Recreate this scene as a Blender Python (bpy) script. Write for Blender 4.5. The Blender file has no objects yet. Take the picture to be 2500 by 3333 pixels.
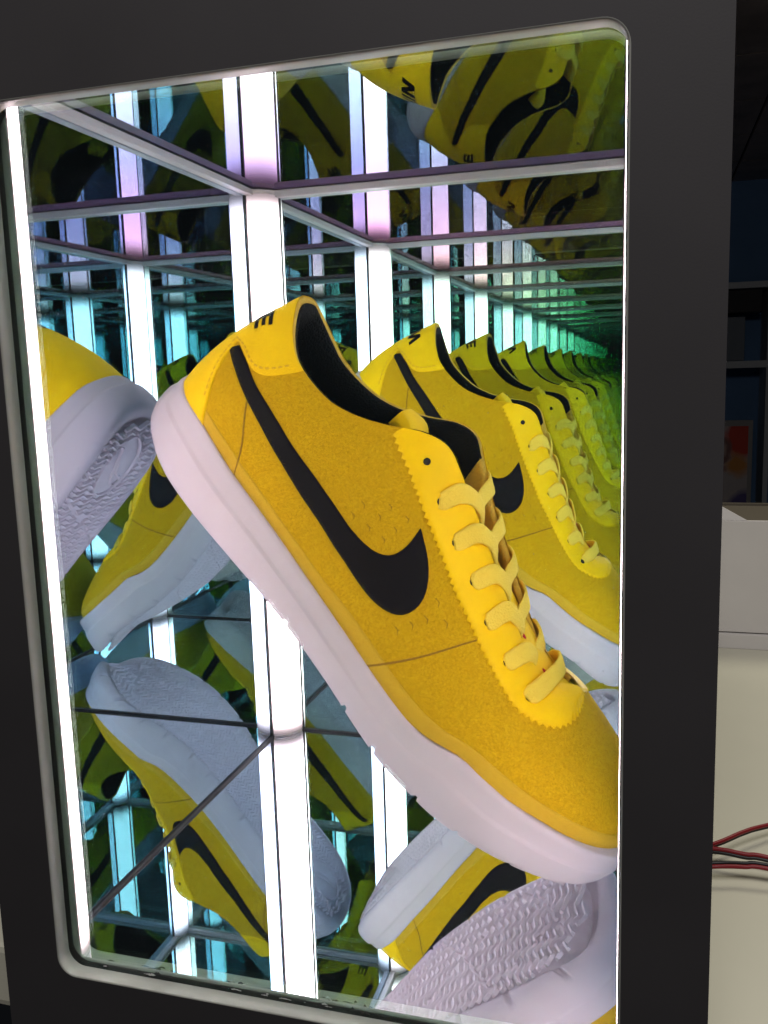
import bpy, bmesh, math, random
import numpy as np
from mathutils import Matrix, Vector

random.seed(7)
sc = bpy.context.scene
COL = sc.collection

# ------------------------------------------------------------------ camera, world, lamps, exposure
D = 0.238                      # depth of the mirrored chamber (m)
CAM = np.array([0.95439, -1.15261, 0.94862]) * D
PITCH, YAW, ROLL = 0.152576, 0.290298, -0.030171
cy_, sy_, cx_, sx_ = math.cos(YAW), math.sin(YAW), math.cos(PITCH), math.sin(PITCH)
fwd = Vector((-sy_ * cx_, cy_ * cx_, -sx_)); rgt = Vector((cy_, sy_, 0)); upv = rgt.cross(fwd)
c_, s_ = math.cos(ROLL), math.sin(ROLL)
r2 = c_ * rgt + s_ * upv; u2 = -s_ * rgt + c_ * upv
cam_d = bpy.data.cameras.new('camera'); cam = bpy.data.objects.new('camera', cam_d); COL.objects.link(cam)
cam_d.sensor_fit = 'VERTICAL'; cam_d.sensor_height = 36; cam_d.lens = 2914.1 / 3333 * 36
cam_d.clip_start = 0.01; cam_d.clip_end = 50
cam.matrix_world = Matrix(((r2.x, u2.x, -fwd.x, CAM[0]), (r2.y, u2.y, -fwd.y, CAM[1]), (r2.z, u2.z, -fwd.z, CAM[2]), (0, 0, 0, 1)))
sc.camera = cam

w = bpy.data.worlds.new('World'); sc.world = w; w.use_nodes = True
w.node_tree.nodes['Background'].inputs[0].default_value = (0.55, 0.62, 0.75, 1)
w.node_tree.nodes['Background'].inputs[1].default_value = 0.006

def area(name, loc, target, size, energy, color):
    l = bpy.data.lights.new(name, 'AREA'); l.size = size; l.energy = energy; l.color = color
    o = bpy.data.objects.new(name, l); COL.objects.link(o); o.location = loc
    o.rotation_euler = (Vector(target) - Vector(loc)).to_track_quat('-Z', 'Y').to_euler()
    return o
area('ceiling_lamp', (0.85, 0.95, 1.22), (0.45, 0.35, 0), 0.45, 7.5, (1.0, 0.94, 0.78))
area('panel_fill', (0.30, -0.62, 1.22), (0.15, 0, 0.1), 0.5, 12.0, (1.0, 0.95, 0.95))  # added fill with no real source, brightens the dark front panel
TUBE = 19.0                    # radiance of the corner light strips

sc.view_settings.view_transform = 'Standard'; sc.view_settings.look = 'None'
sc.view_settings.exposure = 0.0; sc.view_settings.gamma = 1.0
sc.render.engine = 'CYCLES'
cyc = sc.cycles
cyc.max_bounces = 40; cyc.glossy_bounces = 38; cyc.diffuse_bounces = 4; cyc.transmission_bounces = 12; cyc.transparent_max_bounces = 24
cyc.caustics_reflective = True; cyc.caustics_refractive = True; cyc.use_denoising = True; cyc.sample_clamp_indirect = 12
cyc.blur_glossy = 0.0

# ------------------------------------------------------------------ materials
def newmat(name):
    m = bpy.data.materials.new(name); m.use_nodes = True
    nt = m.node_tree; nt.nodes.clear()
    out = nt.nodes.new('ShaderNodeOutputMaterial')
    return m, nt, out
def pbr(name, col, rough=.5, metal=0, spec=.5, noise=None, bump=None, sheen=0, coat=0):
    """noise=(scale, amount[, detail]) colour variation, bump=(scale, strength, distance)"""
    m, nt, out = newmat(name)
    b = nt.nodes.new('ShaderNodeBsdfPrincipled'); nt.links.new(b.outputs[0], out.inputs[0])
    b.inputs['Base Color'].default_value = (*col, 1); b.inputs['Roughness'].default_value = rough
    b.inputs['Metallic'].default_value = metal; b.inputs['Specular IOR Level'].default_value = spec
    if sheen:
        b.inputs['Sheen Weight'].default_value = sheen; b.inputs['Sheen Roughness'].default_value = .6
        b.inputs['Sheen Tint'].default_value = (*[min(1, c * 1.3 + .05) for c in col], 1)
    if coat: b.inputs['Coat Weight'].default_value = coat
    if noise or bump: tc = nt.nodes.new('ShaderNodeTexCoord')
    if noise:
        n = nt.nodes.new('ShaderNodeTexNoise'); n.inputs['Scale'].default_value = noise[0]; n.inputs['Detail'].default_value = 4
        nt.links.new(tc.outputs['Object'], n.inputs['Vector'])
        r = nt.nodes.new('ShaderNodeMapRange'); r.inputs['From Min'].default_value = .3; r.inputs['From Max'].default_value = .7
        r.inputs['To Min'].default_value = 1 - noise[1]; r.inputs['To Max'].default_value = 1 + noise[1]
        nt.links.new(n.outputs['Fac'], r.inputs['Value'])
        v = nt.nodes.new('ShaderNodeVectorMath'); v.operation = 'SCALE'; v.inputs[0].default_value = col
        nt.links.new(r.outputs[0], v.inputs['Scale']); nt.links.new(v.outputs[0], b.inputs['Base Color'])
    if bump:
        n2 = nt.nodes.new('ShaderNodeTexNoise'); n2.inputs['Scale'].default_value = bump[0]; n2.inputs['Detail'].default_value = 3
        nt.links.new(tc.outputs['Object'], n2.inputs['Vector'])
        bp = nt.nodes.new('ShaderNodeBump'); bp.inputs['Strength'].default_value = bump[1]; bp.inputs['Distance'].default_value = bump[2]
        nt.links.new(n2.outputs['Fac'], bp.inputs['Height']); nt.links.new(bp.outputs[0], b.inputs['Normal'])
    return m
def mirror_mat(name, col, dust=.0012):
    m, nt, out = newmat(name)
    b = nt.nodes.new('ShaderNodeBsdfPrincipled')
    b.inputs['Base Color'].default_value = (*col, 1); b.inputs['Metallic'].default_value = 1; b.inputs['Roughness'].default_value = 0.0
    b.inputs['Specular Tint'].default_value = (*col, 1)
    d = nt.nodes.new('ShaderNodeBsdfDiffuse'); d.inputs[0].default_value = (.55, .56, .56, 1)
    tc = nt.nodes.new('ShaderNodeTexCoord')
    v = nt.nodes.new('ShaderNodeTexVoronoi'); v.inputs['Scale'].default_value = 260; v.inputs['Randomness'].default_value = 1
    nt.links.new(tc.outputs['Object'], v.inputs['Vector'])
    lt = nt.nodes.new('ShaderNodeMapRange'); lt.inputs['From Min'].default_value = .05; lt.inputs['From Max'].default_value = .11
    lt.inputs['To Min'].default_value = .55; lt.inputs['To Max'].default_value = 0; nt.links.new(v.outputs['Distance'], lt.inputs['Value'])
    wn = nt.nodes.new('ShaderNodeTexWhiteNoise'); nt.links.new(v.outputs['Position'], wn.inputs['Vector'])
    gt = nt.nodes.new('ShaderNodeMath'); gt.operation = 'GREATER_THAN'; gt.inputs[1].default_value = .93; nt.links.new(wn.outputs['Value'], gt.inputs[0])
    mu = nt.nodes.new('ShaderNodeMath'); mu.operation = 'MULTIPLY'; nt.links.new(lt.outputs[0], mu.inputs[0]); nt.links.new(gt.outputs[0], mu.inputs[1])
    ad = nt.nodes.new('ShaderNodeMath'); ad.operation = 'ADD'; ad.inputs[1].default_value = dust; nt.links.new(mu.outputs[0], ad.inputs[0])
    mx = nt.nodes.new('ShaderNodeMixShader'); nt.links.new(ad.outputs[0], mx.inputs[0]); nt.links.new(b.outputs[0], mx.inputs[1]); nt.links.new(d.outputs[0], mx.inputs[2])
    nt.links.new(mx.outputs[0], out.inputs[0])
    return m

M = {}
M['mir_back'] = mirror_mat('mirror_back', (.77, .94, .91))
M['mir_left'] = mirror_mat('mirror_left', (.54, .64, .73))
M['mir_right'] = mirror_mat('mirror_right', (.44, .66, .78))
M['mir_floor'] = mirror_mat('mirror_floor', (.90, .93, .97), .002)
M['mir_ceil'] = mirror_mat('mirror_ceiling', (.46, .465, .455))
def iridescent(m):
    # dichroic mirror foil: its colour shifts from neutral to lilac, pink and orange towards grazing angles
    nt = m.node_tree; b = [n for n in nt.nodes if n.type == 'BSDF_PRINCIPLED'][0]
    lw = nt.nodes.new('ShaderNodeLayerWeight'); lw.inputs['Blend'].default_value = .5
    r = nt.nodes.new('ShaderNodeValToRGB'); e = r.color_ramp.elements
    e[0].position = 0; e[0].color = (.62, .70, .62, 1); e[1].position = 1; e[1].color = (.80, .55, .30, 1)
    for p, c in ((.66, (.60, .67, .62)), (.78, (.40, .37, .50)), (.855, (.54, .33, .48)), (.895, (.78, .40, .46)), (.925, (.80, .48, .34))):
        k = e.new(p); k.color = (*c, 1)
    nt.links.new(lw.outputs['Facing'], r.inputs[0]); nt.links.new(r.outputs[0], b.inputs['Base Color']); nt.links.new(r.outputs[0], b.inputs['Specular Tint'])
iridescent(M['mir_ceil'])
def halfmirror():
    m, nt, out = newmat('half_mirror_film')
    g = nt.nodes.new('ShaderNodeBsdfPrincipled'); g.inputs['Base Color'].default_value = (.95, 1.0, .98, 1); g.inputs['Metallic'].default_value = 1; g.inputs['Roughness'].default_value = 0
    t = nt.nodes.new('ShaderNodeBsdfTransparent'); t.inputs[0].default_value = (1, 1, 1, 1)
    g.inputs['Base Color'].default_value = (.74, .98, .86, 1)
    mx = nt.nodes.new('ShaderNodeMixShader'); mx.inputs[0].default_value = .63
    nt.links.new(t.outputs[0], mx.inputs[1]); nt.links.new(g.outputs[0], mx.inputs[2]); nt.links.new(mx.outputs[0], out.inputs[0])
    return m
M['film'] = halfmirror()
def clearpane():
    m, nt, out = newmat('clear_pane')
    g = nt.nodes.new('ShaderNodeBsdfPrincipled'); g.inputs['Base Color'].default_value = (1, 1, 1, 1); g.inputs['Metallic'].default_value = 1; g.inputs['Roughness'].default_value = 0
    t = nt.nodes.new('ShaderNodeBsdfTransparent')
    mx = nt.nodes.new('ShaderNodeMixShader'); mx.inputs[0].default_value = .045
    nt.links.new(t.outputs[0], mx.inputs[1]); nt.links.new(g.outputs[0], mx.inputs[2]); nt.links.new(mx.outputs[0], out.inputs[0])
    return m
M['pane'] = clearpane()
def emit(name, col, strength):
    m, nt, out = newmat(name); e = nt.nodes.new('ShaderNodeEmission'); e.inputs[0].default_value = (*col, 1); e.inputs[1].default_value = strength
    nt.links.new(e.outputs[0], out.inputs[0]); return m
def tube_mat():
    # opal diffuser: the LED strip inside stops short of both ends, so the ends give off less light
    m, nt, out = newmat('opal_diffuser')
    e = nt.nodes.new('ShaderNodeEmission'); e.inputs[0].default_value = (1, .80, .855, 1)
    tc = nt.nodes.new('ShaderNodeTexCoord'); sp = nt.nodes.new('ShaderNodeSeparateXYZ'); nt.links.new(tc.outputs['Object'], sp.inputs[0])
    r1 = nt.nodes.new('ShaderNodeMapRange'); r1.interpolation_type = 'SMOOTHSTEP'; r1.inputs['From Min'].default_value = .002; r1.inputs['From Max'].default_value = .016; r1.inputs['To Min'].default_value = .06
    r2_ = nt.nodes.new('ShaderNodeMapRange'); r2_.interpolation_type = 'SMOOTHSTEP'; r2_.inputs['From Min'].default_value = HB_ - .003; r2_.inputs['From Max'].default_value = HB_ - .022; r2_.inputs['To Min'].default_value = .06
    nt.links.new(sp.outputs['Z'], r1.inputs['Value']); nt.links.new(sp.outputs['Z'], r2_.inputs['Value'])
    mu = nt.nodes.new('ShaderNodeMath'); mu.operation = 'MULTIPLY'; nt.links.new(r1.outputs[0], mu.inputs[0]); nt.links.new(r2_.outputs[0], mu.inputs[1])
    m2 = nt.nodes.new('ShaderNodeMath'); m2.operation = 'MULTIPLY'; m2.inputs[1].default_value = TUBE; nt.links.new(mu.outputs[0], m2.inputs[0])
    nt.links.new(m2.outputs[0], e.inputs[1]); nt.links.new(e.outputs[0], out.inputs[0]); return m
WB, HB_ = .958 * D, 1.405 * D
M['tube'] = tube_mat()
M['housing'] = pbr('anodised_housing', (.035, .03, .032), .45, .3)
M['endcap'] = pbr('end_cap', (.45, .42, .42), .5)
M['alu'] = pbr('brushed_trim', (.42, .40, .42), .42, .4, bump=(900, .15, .0003))
M['gasket'] = pbr('black_gasket', (.012, .012, .014), .5)
M['laminate'] = pbr('dark_laminate', (.036, .034, .035), .62, spec=.35, noise=(14, .10), bump=(1500, .07, .0002))
M['rim'] = pbr('pale_edge_band', (.25, .255, .225), .42, noise=(45, .12), bump=(120, .25, .0006))

def suede(name, a, b, grain=2600., depth=.0011):
    m, nt, out = newmat(name)
    p = nt.nodes.new('ShaderNodeBsdfPrincipled'); nt.links.new(p.outputs[0], out.inputs[0])
    p.inputs['Roughness'].default_value = .95; p.inputs['Specular IOR Level'].default_value = .08
    p.inputs['Sheen Weight'].default_value = .22; p.inputs['Sheen Roughness'].default_value = .5; p.inputs['Sheen Tint'].default_value = (1, .78, .12, 1)
    tc = nt.nodes.new('ShaderNodeTexCoord')
    n1 = nt.nodes.new('ShaderNodeTexNoise'); n1.inputs['Scale'].default_value = grain / 2.6; n1.inputs['Detail'].default_value = 5; n1.inputs['Roughness'].default_value = .7; n1.inputs['Distortion'].default_value = .6
    n2 = nt.nodes.new('ShaderNodeTexNoise'); n2.inputs['Scale'].default_value = 55; n2.inputs['Detail'].default_value = 3; n2.inputs['Distortion'].default_value = 1.2
    for n in (n1, n2): nt.links.new(tc.outputs['Object'], n.inputs['Vector'])
    ad = nt.nodes.new('ShaderNodeMath'); ad.operation = 'MULTIPLY_ADD'; ad.inputs[1].default_value = .12
    nt.links.new(n2.outputs['Fac'], ad.inputs[0]); nt.links.new(n1.outputs['Fac'], ad.inputs[2])
    rp = nt.nodes.new('ShaderNodeValToRGB'); rp.color_ramp.elements[0].position = .36; rp.color_ramp.elements[1].position = .74
    rp.color_ramp.elements[0].color = (*a, 1); rp.color_ramp.elements[1].color = (*b, 1)
    nt.links.new(ad.outputs[0], rp.inputs[0]); nt.links.new(rp.outputs[0], p.inputs['Base Color'])
    bp = nt.nodes.new('ShaderNodeBump'); bp.inputs['Strength'].default_value = .5; bp.inputs['Distance'].default_value = depth
    nt.links.new(n1.outputs['Fac'], bp.inputs['Height']); nt.links.new(bp.outputs[0], p.inputs['Normal'])
    return m
M['suede'] = suede('mustard_suede', (.468, .250, .002), (.690, .402, .009))
M['rand'] = suede('brushed_suede', (.54, .31, .012), (.67, .41, .040), 5200, .0003)
M['leather'] = pbr('bright_yellow_leather', (.98, .59, .0), .55, spec=.18, noise=(60, .05), bump=(1500, .10, .0003))
M['nubuck'] = pbr('yellow_nubuck', (.97, .585, .0), .75, spec=.2, noise=(90, .06), bump=(3200, .25, .0003), sheen=.2)
M['rawedge'] = pbr('raw_suede_edge', (.66, .41, .045), .95, noise=(1400, .3), bump=(1800, .6, .0008))
M['black'] = pbr('black_leather', (.007, .005, .006), .7, spec=.12, bump=(1800, .12, .0003))
def meshlining():
    m = pbr('black_mesh_lining', (.006, .006, .0065), .9, spec=.2)
    nt = m.node_tree; b = [n for n in nt.nodes if n.type == 'BSDF_PRINCIPLED'][0]
    tc = nt.nodes.new('ShaderNodeTexCoord'); v = nt.nodes.new('ShaderNodeTexVoronoi'); v.inputs['Scale'].default_value = 900
    nt.links.new(tc.outputs['Object'], v.inputs['Vector'])
    bp = nt.nodes.new('ShaderNodeBump'); bp.inputs['Strength'].default_value = .8; bp.inputs['Distance'].default_value = .0008
    nt.links.new(v.outputs['Distance'], bp.inputs['Height']); nt.links.new(bp.outputs[0], b.inputs['Normal'])
    return m
M['lining'] = meshlining()
M['midsole'] = pbr('white_rubber', (.555, .465, .49), .55, spec=.35, noise=(70, .03), bump=(700, .05, .0004))
M['tread'] = pbr('white_rubber_tread', (.70, .60, .63), .6, noise=(160, .06))
def lace_mat():
    m = pbr('woven_yellow_lace', (.98, .66, .07), .9, spec=.2, sheen=.3)
    nt = m.node_tree; b = [n for n in nt.nodes if n.type == 'BSDF_PRINCIPLED'][0]
    tc = nt.nodes.new('ShaderNodeTexCoord'); v = nt.nodes.new('ShaderNodeTexVoronoi'); v.inputs['Scale'].default_value = 1100
    nt.links.new(tc.outputs['Object'], v.inputs['Vector'])
    bp = nt.nodes.new('ShaderNodeBump'); bp.inputs['Strength'].default_value = .8; bp.inputs['Distance'].default_value = .0007
    nt.links.new(v.outputs['Distance'], bp.inputs['Height']); nt.links.new(bp.outputs[0], b.inputs['Normal'])
    return m
M['lace'] = lace_mat()
M['stitch'] = pbr('yellow_thread', (.70, .40, .01), .8)
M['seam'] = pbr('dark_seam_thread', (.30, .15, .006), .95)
M['red'] = pbr('red_thread', (.55, .015, .012), .7)
M['hole_shade'] = pbr('eyelet_hole_shade', (.01, .008, .006), .8)  # near-black colour for the shade inside the lace openings

# ------------------------------------------------------------------ mesh helpers
def link(name, me, mat, parent=None, smooth=True):
    o = bpy.data.objects.new(name, me); COL.objects.link(o)
    if mat is not None:
        for mm in (mat if isinstance(mat, (list, tuple)) else [mat]): me.materials.append(mm)
    if smooth and me.polygons: me.polygons.foreach_set('use_smooth', [True] * len(me.polygons))
    o.parent = parent
    return o
def mesh(name, verts, faces, mat, parent=None, smooth=True, weld=0, scale=1.0, recalc=True):
    me = bpy.data.meshes.new(name)
    me.from_pydata([tuple(float(c) * scale for c in v) for v in verts], [], faces)
    if weld or recalc:
        bm = bmesh.new(); bm.from_mesh(me)
        if weld: bmesh.ops.remove_doubles(bm, verts=bm.verts, dist=weld)
        if recalc: bmesh.ops.recalc_face_normals(bm, faces=bm.faces)
        bm.to_mesh(me); bm.free()
    return link(name, me, mat, parent, smooth)
def box(name, lo, hi, mat, parent=None, bevel=0):
    bm = bmesh.new(); bmesh.ops.create_cube(bm, size=1)
    for v in bm.verts:
        v.co = Vector([lo[i] + (v.co[i] + .5) * (hi[i] - lo[i]) for i in range(3)])
    if bevel: bmesh.ops.bevel(bm, geom=list(bm.edges), offset=bevel, segments=2, affect='EDGES', profile=.7)
    me = bpy.data.meshes.new(name); bm.to_mesh(me); bm.free()
    return link(name, me, mat, parent, smooth=False)
def empty(name, loc=(0, 0, 0)):
    e = bpy.data.objects.new(name, None); COL.objects.link(e); e.location = loc; e.empty_display_size = .02
    return e
def tag(o, label, cat, group=None):
    o['label'] = label; o['category'] = cat
    if group: o['group'] = group
    return o
def gridfaces(nr, nc, base=0, flip=False):
    f = []
    for i in range(nr - 1):
        for j in range(nc - 1):
            q = (base + i * nc + j, base + i * nc + j + 1, base + (i + 1) * nc + j + 1, base + (i + 1) * nc + j)
            f.append(q[::-1] if flip else q)
    return f

# ------------------------------------------------------------------ the mirrored display case
case = empty('display_case', (0, 0, 0))
tag(case, 'dark framed display case lined with mirrors and corner light strips', 'display case')
T = .004
E_ = .0006
o = box('mirror_panel', (-.0, D, -.0), (WB, D + T, HB_), M['mir_back'], case); o['label'] = 'back mirror of the case'
o = box('mirror_panel', (-T, 0, 0), (0, D + T, HB_), M['mir_left'], case); o['label'] = 'left side mirror of the case'
o = box('mirror_panel', (WB, 0, 0), (WB + T, D + T, HB_), M['mir_right'], case); o['label'] = 'right side mirror of the case'
o = box('mirror_panel', (-T - .001, 0, -T), (WB + T + .001, D + T + .001, 0), M['mir_floor'], case); o['label'] = 'floor mirror under the shoe'
o = box('mirror_panel', (-T - .001, 0, HB_), (WB + T + .001, D + T + .001, HB_ + T), M['mir_ceil'], case); o['label'] = 'ceiling mirror of the case'
# top trim: thin aluminium angle where walls meet the ceiling, black sealant where they meet the floor
tb = .0042
box('trim', (.001, D - .005, HB_ - tb), (WB - .001, D - .0003, HB_ - .0003), M['alu'], case, .0006)
box('trim', (.0003, .004, HB_ - tb + .0002), (.005, D - .0055, HB_ - .0005), M['alu'], case, .0006)
box('trim', (WB - .005, .004, HB_ - tb + .0002), (WB - .0003, D - .0055, HB_ - .0005), M['alu'], case, .0006)
box('trim', (.001, .0004, HB_ - tb), (WB - .001, .0036, HB_ - .0003), M['alu'], case, .0006)
gk = .0013
box('sealant', (.002, .0003, .0001), (WB - .002, gk, gk), M['gasket'], case, .0003)
box('sealant', (.002, D - gk, .0001), (WB - .002, D - .0002, gk), M['gasket'], case, .0003)
box('sealant', (.0002, .002, .0001), (gk, D - gk - .001, gk), M['gasket'], case, .0003)
box('sealant', (WB - gk, .002, .0001), (WB - .0002, D - gk - .001, gk), M['gasket'], case, .0003)
# window pane: clear outer face, half-silvered inner face
def pane():
    y0, y1 = -.0016, 0.0
    x0, x1, z0, z1 = -T, WB + T, -.012, HB_ + .006
    v = [(x0, y0, z0), (x1, y0, z0), (x1, y0, z1), (x0, y0, z1), (x0, y1, z0), (x1, y1, z0), (x1, y1, z1), (x0, y1, z1)]
    f = [(0, 1, 2, 3), (7, 6, 5, 4), (0, 4, 5, 1), (1, 5, 6, 2), (2, 6, 7, 3), (3, 7, 4, 0)]
    o = mesh('window_pane', v, f, [M['pane'], M['film']], case, smooth=False)
    for p in o.data.polygons:
        if abs(p.normal.y) > .9 and p.center.y > -.0005: p.material_index = 1
    return o
pane()
# peeling silvering along the lower edge of the pane
def flakes():
    rnd = random.Random(3)
    for nm, mt, n, yy in (('peeled_film', pbr('peeled_film_dark', (.015, .018, .018), .5), 20, -.00172), ('peeled_film', pbr('peeled_film_pale', (.55, .57, .55), .5), 9, -.00178)):
        v = []; f = []
        for k in range(n):
            x = rnd.uniform(.07, .62) * D; z = (-.0014 + .006 + rnd.uniform(-.001, .004)) * D; L = rnd.uniform(.004, .022) * D; H = rnd.uniform(.0012, .0042) * D
            m_ = 9; b = len(v)
            top = [(x + L * (i / (m_ - 1) - .5), z + H * (.25 + .75 * rnd.random()) * math.sin(math.pi * (i + .5) / m_)) for i in range(m_)]
            bot = [(p[0], z - H * .5 * rnd.random()) for p in top]
            v += [(p[0], yy, p[1]) for p in top] + [(p[0], yy, p[1]) for p in bot]
            f += [(b + i, b + i + 1, b + m_ + i + 1, b + m_ + i) for i in range(m_ - 1)]
        o = mesh(nm, v, f, mt, case, smooth=False); o['kind'] = 'stuff'
flakes()
# corner light strips: quarter-round opal diffuser in an angled housing
def light_strip(cx, cy, dx, dy, rx, ry, leg, label, front=False):
    L = empty('light_strip', (cx, cy, 0)); L.parent = case; L['label'] = label
    N = 14; e = .0011; pts = [(e, e), (rx, e)]
    for k in range(N + 1):
        a = math.pi / 2 * k / N
        pts.append((e + (rx - e) * math.cos(a), .0013 + (ry - .0013) * math.sin(a)))
    pts.append((e, ry))
    z0, z1 = .0022, HB_ - .0030
    n = len(pts); v = [(dx * x, dy * y, z0) for x, y in pts] + [(dx * x, dy * y, z1) for x, y in pts]
    f = [(i, (i + 1) % n, n + (i + 1) % n, n + i) for i in range(n)] + [tuple(range(n)), tuple(range(2 * n - 1, n - 1, -1))]
    me = mesh('diffuser', v, f, M['tube'], L, smooth=False)
    # end caps
    for za, zb in ((.0003, .0021), (HB_ - .0029, HB_ - .0006)):
        v = [(dx * x, dy * y, za) for x, y in pts] + [(dx * x, dy * y, zb) for x, y in pts]
        mesh('end_cap', v, f, M['endcap'], L, smooth=False)
    # housing legs against the two walls
    def leg_box(x0, x1, y0, y1):
        a, b = sorted((dx * x0, dx * x1)); c, d = sorted((dy * y0, dy * y1))
        return box('housing', (a, c, .0004), (b, d, HB_ - .0004), M['housing'], L)
    leg_box(.0003, leg, .0002, .0009)
    leg_box(.0002, .0009, .0011, ry + .0010)
    if not front: leg_box(rx + .0001, rx + .0006, .0002, .0012)
    return L
RB = .0635 * D
light_strip(0, D, 1, -1, RB, RB, RB * .9, 'light strip in the back left corner')
light_strip(WB, D, -1, -1, RB, RB, RB * .9, 'light strip in the back right corner')
light_strip(0, 0, 1, 1, RB, RB, .0605 * D, 'light strip along the left edge of the window', True)
light_strip(WB, 0, -1, 1, .0355 * D, RB * 1.1, .0345 * D, 'light strip along the right edge of the window', True)

# front panel with rounded window opening
YF, YB = -.0335 * D, -.0068 * D - .0001
XL, XR, ZT, ZB = .0455 * D, .9258 * D, 1.3396 * D, -.0014 * D
XO0, XO1, ZO0, ZO1 = -.061 * D, 1.0387 * D, -.40 * D, 1.80 * D
def roundrect(x0, x1, z0, z1, r, n=8):
    P = []
    for (cx, cz, a0) in ((x1 - r, z1 - r, 0), (x0 + r, z1 - r, 90), (x0 + r, z0 + r, 180), (x1 - r, z0 + r, 270)):
        for k in range(n + 1):
            a = math.radians(a0 + 90 * k / n); P.append((cx + r * math.cos(a), cz + r * math.sin(a)))
    return P
def front_panel():
    R = .030 * D; ins = roundrect(XL - .0006, XR + .0006, ZB - .0006, ZT + .0006, R + .0006)
    n = len(ins)
    def outer(x, z):
        cx, cz = (XL + XR) / 2, (ZB + ZT) / 2; dx, dz = x - cx, z - cz
        k = min((((XO1 - cx) if dx > 0 else (cx - XO0)) / abs(dx)) if dx else 9e9, (((ZO1 - cz) if dz > 0 else (cz - ZO0)) / abs(dz)) if dz else 9e9)
        return cx + dx * k, cz + dz * k
    out = [outer(*p) for p in ins]
    # put true corners into the outer ring
    for cx, cz in ((XO0, ZO0), (XO0, ZO1), (XO1, ZO0), (XO1, ZO1)):
        k = min(range(n), key=lambda i: (out[i][0] - cx) ** 2 + (out[i][1] - cz) ** 2); out[k] = (cx, cz)
    v = [(x, YF, z) for x, z in ins] + [(x, YF, z) for x, z in out] + [(x, YB, z) for x, z in ins] + [(x, YB, z) for x, z in out]
    f = []
    for i in range(n):
        j = (i + 1) % n
        f += [(i, j, n + j, n + i), (2 * n + i, 3 * n + i, 3 * n + j, 2 * n + j), (n + i, n + j, 3 * n + j, 3 * n + i), (i, 2 * n + i, 2 * n + j, j)]
    p = mesh('front_panel', v, f, M['laminate'], case, smooth=False)
    # pale edge band lining the opening, front edge slightly eased
    prof = [(.0006, YF - .0001), (.0002, YF - .0001), (0, YF + .0004), (0, YB - .0001), (.0006, YB - .0001)]
    v = []; 
    for d, y in prof:
        v += [(x, y, z) for x, z in roundrect(XL - d, XR + d, ZB - d, ZT + d, R + d)]
    f = []
    for a in range(len(prof) - 1):
        for i in range(n):
            j = (i + 1) % n; f.append((a * n + i, a * n + j, (a + 1) * n + j, (a + 1) * n + i))
    mesh('edge_band', v, f, M['rim'], p, smooth=True)
front_panel()
# outer carcass behind the panel (thin boards around the mirrors)
bd = .006
M['carcass'] = pbr('grey_board', (.10, .10, .10), .7)
box('side_board', (-T - bd, .0005, -T - .004), (-T - .0012, D + T + bd, HB_ + T + .004), M['carcass'], case)
box('side_board', (WB + T + .0012, .0005, -T - .004), (WB + T + bd, D + T + bd, HB_ + T + .004), M['carcass'], case)
box('base_board', (-T - .0012, .0005, -T - .008), (WB + T + .0012, D + T + bd, -T - .0002), M['carcass'], case)
box('top_board', (-T - .0012, .0005, HB_ + T + .0002), (WB + T + .0012, D + T + bd, HB_ + T + .008), M['carcass'], case)
box('back_board', (-T - .001, D + T + .0012, -T), (WB + T + .001, D + T + bd - .001, HB_ + T), M['carcass'], case)

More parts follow.
